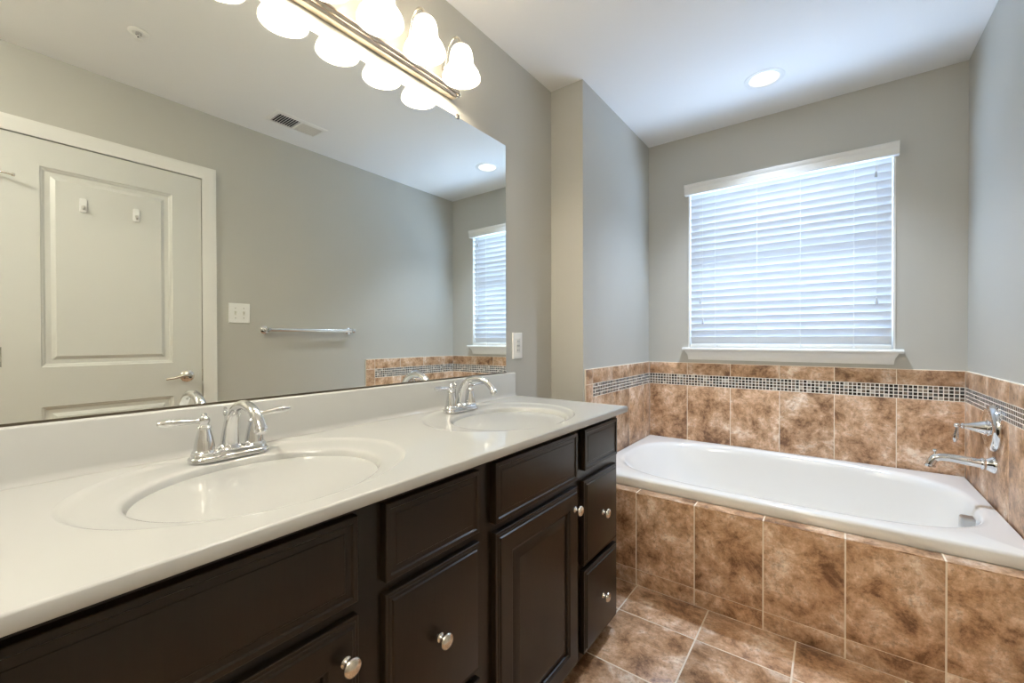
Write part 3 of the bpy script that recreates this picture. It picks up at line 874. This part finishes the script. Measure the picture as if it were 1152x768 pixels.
br.build("bottom_rail", M_TRIM, bl)
M_CORD = plain("blind_cord", (0.80, 0.80, 0.77), 0.7)
for x in (-0.589, -0.359, -0.144, 0.094):
    c_ = MB()
    c_.tube([(x, 2.9155, 1.080), (x, 2.9155, 1.5), (x, 2.9155, 2.062)], 0.0011, 6)
    c_.box(x - 0.006, x + 0.006, 2.9150, 2.9195, 1.076, 1.1, 0, 0.001)
    c_.build("ladder_cord", M_CORD, bl)
for x, z in ((0.181, 1.992), (0.185, 1.335), (-0.674, 1.381), (-0.660, 1.250)):
    c_ = MB(); c_.tube([(x, 2.905, z), (x, 2.904, (z + 2.06) / 2), (x, 2.903, 2.062)], 0.0009, 6)
    co = c_.build("pull_cord", M_CORD, bl)
    tt = MB(); tt.lathe((x, 2.905, z + 0.008), (0, 0, -1), [(0, 0), (0.003, 0.001), (0.0045, 0.006), (0.0062, 0.026), (0.0058, 0.032), (0, 0.033)], 14)
    tt.build("tassel", plain("tassel_grey", (0.45, 0.47, 0.48), 0.4), co)

# ------------------------------------------------------------------ small things on the walls
# outlet between mirror and alcove
OYC, OZC = 1.631, 1.102
ou = thing("wall_outlet", "white wall outlet between the mirror edge and the corner", "outlet", (XL, OYC, OZC))
q = MB(); q.loft([[(XL + 0.0005 + d_, OYC + sy * (0.038 - i_), OZC + sz * (0.062 - i_)) for sy, sz in ((-1, -1), (1, -1), (1, 1), (-1, 1))] for i_, d_ in ((0, 0), (0, 0.003), (0.003, 0.0065), (0.005, 0.007))], True, True, True)
q.build("cover_plate", M_PLASTIC, ou)
q = MB(); q.box(XL + 0.006, XL + 0.0095, OYC - 0.0165, OYC + 0.0165, OZC - 0.0335, OZC + 0.0335, 0, 0.001)
rc = q.build("receptacle", plain("receptacle_white", (0.76, 0.75, 0.70), 0.35), ou)
for s2 in (-1, 1):
    for dy, hh_ in ((-0.006, 0.0045), (0.006, 0.0035)):
        q = MB(); q.box(XL + 0.0094, XL + 0.0099, OYC + dy - 0.001, OYC + dy + 0.001, OZC + s2 * 0.021 - hh_, OZC + s2 * 0.021 + hh_)
        q.build("slot", M_DARK, rc)
q = MB(); q.box(XL + 0.0094, XL + 0.0108, OYC - 0.011, OYC - 0.001, OZC - 0.004, OZC + 0.004, 0, 0.0006); q.box(XL + 0.0094, XL + 0.0108, OYC + 0.001, OYC + 0.011, OZC - 0.004, OZC + 0.004, 0, 0.0006)
q.build("test_button", plain("button_grey", (0.5, 0.49, 0.46), 0.4), rc)

# two-gang switch by the door
WY, WZ = 1.078, 1.296
sw = thing("light_switch", "white double light switch plate on the wall beside the door", "light switch", (XR, WY, WZ))
q = MB(); q.loft([[(XR - 0.0005 - d_, WY + sy * (0.058 - i_), WZ + sz * (0.060 - i_)) for sy, sz in ((-1, -1), (1, -1), (1, 1), (-1, 1))] for i_, d_ in ((0, 0), (0, 0.003), (0.003, 0.0062), (0.005, 0.0065))], True, True, True)
q.build("cover_plate", M_PLASTIC, sw)
for s2 in (-1, 1):
    yy = WY + s2 * 0.023
    q = MB(); q.box(XR - 0.0072, XR - 0.006, yy - 0.0055, yy + 0.0055, WZ - 0.0125, WZ + 0.0125, 0, 0.0004)
    q.prism([(XR - 0.006, WZ - 0.004), (XR - 0.006, WZ + 0.006), (XR - 0.017, WZ + 0.010), (XR - 0.018, WZ + 0.004)], 'y', yy - 0.0035, yy + 0.0035)
    q.build("toggle", plain("toggle_white", (0.70, 0.68, 0.60), 0.35), sw)
    for s3 in (-1, 1):
        q = MB(); q.lathe((XR - 0.0064, yy, WZ + s3 * 0.030), (-1, 0, 0), [(0, 0), (0.003, 0), (0.0026, 0.0012), (0, 0.0014)], 12)
        q.build("screw", M_NICKEL, sw)

# towel bar
tb_ = thing("towel_bar", "chrome towel bar on the grey wall beside the switch plate", "towel bar", (XR, 1.518, 1.196))
for y in (1.222, 1.815):
    q = MB(); q.lathe((XR - 0.0004, y, 1.196), (-1, 0, 0), [(0, 0), (0.026, 0), (0.027, 0.004), (0.023, 0.008), (0.013, 0.012), (0.0095, 0.018), (0.0095, 0.036), (0.014, 0.044), (0.0165, 0.052), (0.0165, 0.062), (0.013, 0.070), (0, 0.073)], 28)
    q.build("bar_post", M_CHROME, tb_)
q = MB(); q.tube([(XR - 0.057, 1.222, 1.196), (XR - 0.057, 1.815, 1.196)], 0.012, 20)
q.build("rail", M_GLASSBAR, tb_)

# two adhesive hooks on the door
def hook(y, z, label):
    h = thing("door_hook", label, "hook", (DX, y, z), "white hooks on the door")
    xp = DX + 0.003 - 0.0003
    q = MB()
    def pl_(x, i_):
        pts = []
        for cy, cz, a0 in ((1, 1, 0), (-1, 1, PI / 2), (-1, -1, PI), (1, -1, 1.5 * PI)):
            for k in range(5):
                a = a0 + PI / 2 * k / 4
                pts.append((x, y + cy * (0.0135 - 0.009) + (0.009 - i_) * math.cos(a), z + cz * (0.034 - 0.009) + (0.009 - i_) * math.sin(a)))
        return pts
    q.loft([pl_(xp, 0), pl_(xp - 0.004, 0), pl_(xp - 0.0055, 0.002)], True, True, True)
    q.build("back_plate", M_PLASTIC, h)
    q = MB(); q.tube(spline([(xp - 0.004, y, z - 0.004), (xp - 0.014, y, z - 0.018), (xp - 0.024, y, z - 0.016), (xp - 0.026, y, z - 0.004)], 5), [0.0055, 0.0055, 0.0054, 0.0053, 0.0052, 0.005, 0.005, 0.005, 0.005, 0.005, 0.005, 0.0048, 0.0046, 0.0044, 0.004, 0.0035], 12)
    q.build("prong", plain("hook_prong", (0.62, 0.60, 0.54), 0.3), h)
hook(0.400, 1.788, "white adhesive hook on the door panel, the one nearer the hinges")
hook(0.598, 1.785, "white adhesive hook on the door panel, the one nearer the lever handle")

# fill lamp in dome form, added out of view to even the room light
dm = thing("fill_dome", "added fill light shaped as a frosted ceiling dome, unseen behind the camera", "ceiling light", (-0.22, -0.66, ZC))
q = MB(); q.lathe((-0.22, -0.66, ZC - 0.0003), (0, 0, -1), [(0, 0), (0.175, 0), (0.178, 0.004), (0.178, 0.022), (0.168, 0.026), (0, 0.026)], 48)
q.build("fill_dome_ring", M_NICKEL, dm)
q = MB(); q.lathe((-0.22, -0.66, ZC - 0.0263), (0, 0, -1), [(0, 0), (0.165, 0), (0.160, 0.020), (0.140, 0.045), (0.105, 0.066), (0.055, 0.079), (0, 0.083)], 48)
q.build("fill_dome_glass", emit_mat("fill_dome_glow", (1.0, 0.945, 0.85), FILL_DOME), dm)

# ceiling register
vn = thing("ceiling_vent", "white rectangular air vent on the ceiling seen in the mirror", "vent", (0.230, 1.295, ZC))
vx0, vx1, vy0, vy1 = 0.146, 0.314, 1.140, 1.450
q = MB()
fz0 = ZC - 0.0003
FVn = lambda a, bb, dd: (a, bb, fz0 - dd)
nested(q, FVn, vx0, vx1, vy0, vy1, [(0, 0), (0.002, 0.003), (0.018, 0.007), (0.024, 0.007), (0.024, 0.0005)], cap=False)
q.box(vx0 + 0.022, vx1 - 0.022, 1.290, 1.302, fz0 - 0.007, fz0 - 0.0005)
q.build("vent_frame", M_PLASTIC, vn, sharp=20)
q = MB(); q.box(vx0 + 0.02, vx1 - 0.02, vy0 + 0.02, vy1 - 0.02, fz0 - 0.0006, fz0 - 0.0001)
q.build("duct_opening", M_DARK, vn)
for (a0, a1, sgn) in ((vy0 + 0.024, 1.290, -1), (1.302, vy1 - 0.024, 1)):
    q = MB(); nL = 9; pch = (a1 - a0) / nL
    for k in range(nL):
        c0 = a0 + (k + 0.5) * pch
        q.prism([(c0 - sgn * 0.0045, fz0 - 0.0008), (c0 - sgn * 0.0045 + 0.001, fz0 - 0.0008), (c0 + sgn * 0.0045 + 0.001, fz0 - 0.0068), (c0 + sgn * 0.0045, fz0 - 0.0068)], 'x', vx0 + 0.022, vx1 - 0.022)
    q.build("louvers", M_PLASTIC, vn)

# fire sprinkler
spk = thing("fire_sprinkler", "small round fire sprinkler head on the ceiling seen in the mirror", "sprinkler", (-0.02, 0.500, ZC))
sx_, sy_ = -0.02, 0.500
q = MB(); q.lathe((sx_, sy_, ZC - 0.0003), (0, 0, -1), [(0.0, 0), (0.036, 0), (0.037, 0.002), (0.031, 0.005), (0.022, 0.006), (0.019, 0.004), (0, 0.0035)], 36)
q.build("escutcheon", M_PLASTIC, spk)
q = MB(); q.lathe((sx_, sy_, ZC - 0.003), (0, 0, -1), [(0, 0), (0.011, 0), (0.011, 0.010), (0.007, 0.012), (0.007, 0.018), (0, 0.018)], 20)
q.box(sx_ - 0.0115, sx_ - 0.0085, sy_ - 0.002, sy_ + 0.002, ZC - 0.034, ZC - 0.012); q.box(sx_ + 0.0085, sx_ + 0.0115, sy_ - 0.002, sy_ + 0.002, ZC - 0.034, ZC - 0.012)
q.build("sprinkler_body", M_CHROME, spk)
q = MB(); q.lathe((sx_, sy_, ZC - 0.0335), (0, 0, -1), [(0, 0), (0.0155, 0), (0.0160, 0.0015), (0.004, 0.003), (0, 0.003)], 20)
q.build("deflector", M_PLASTIC, spk)
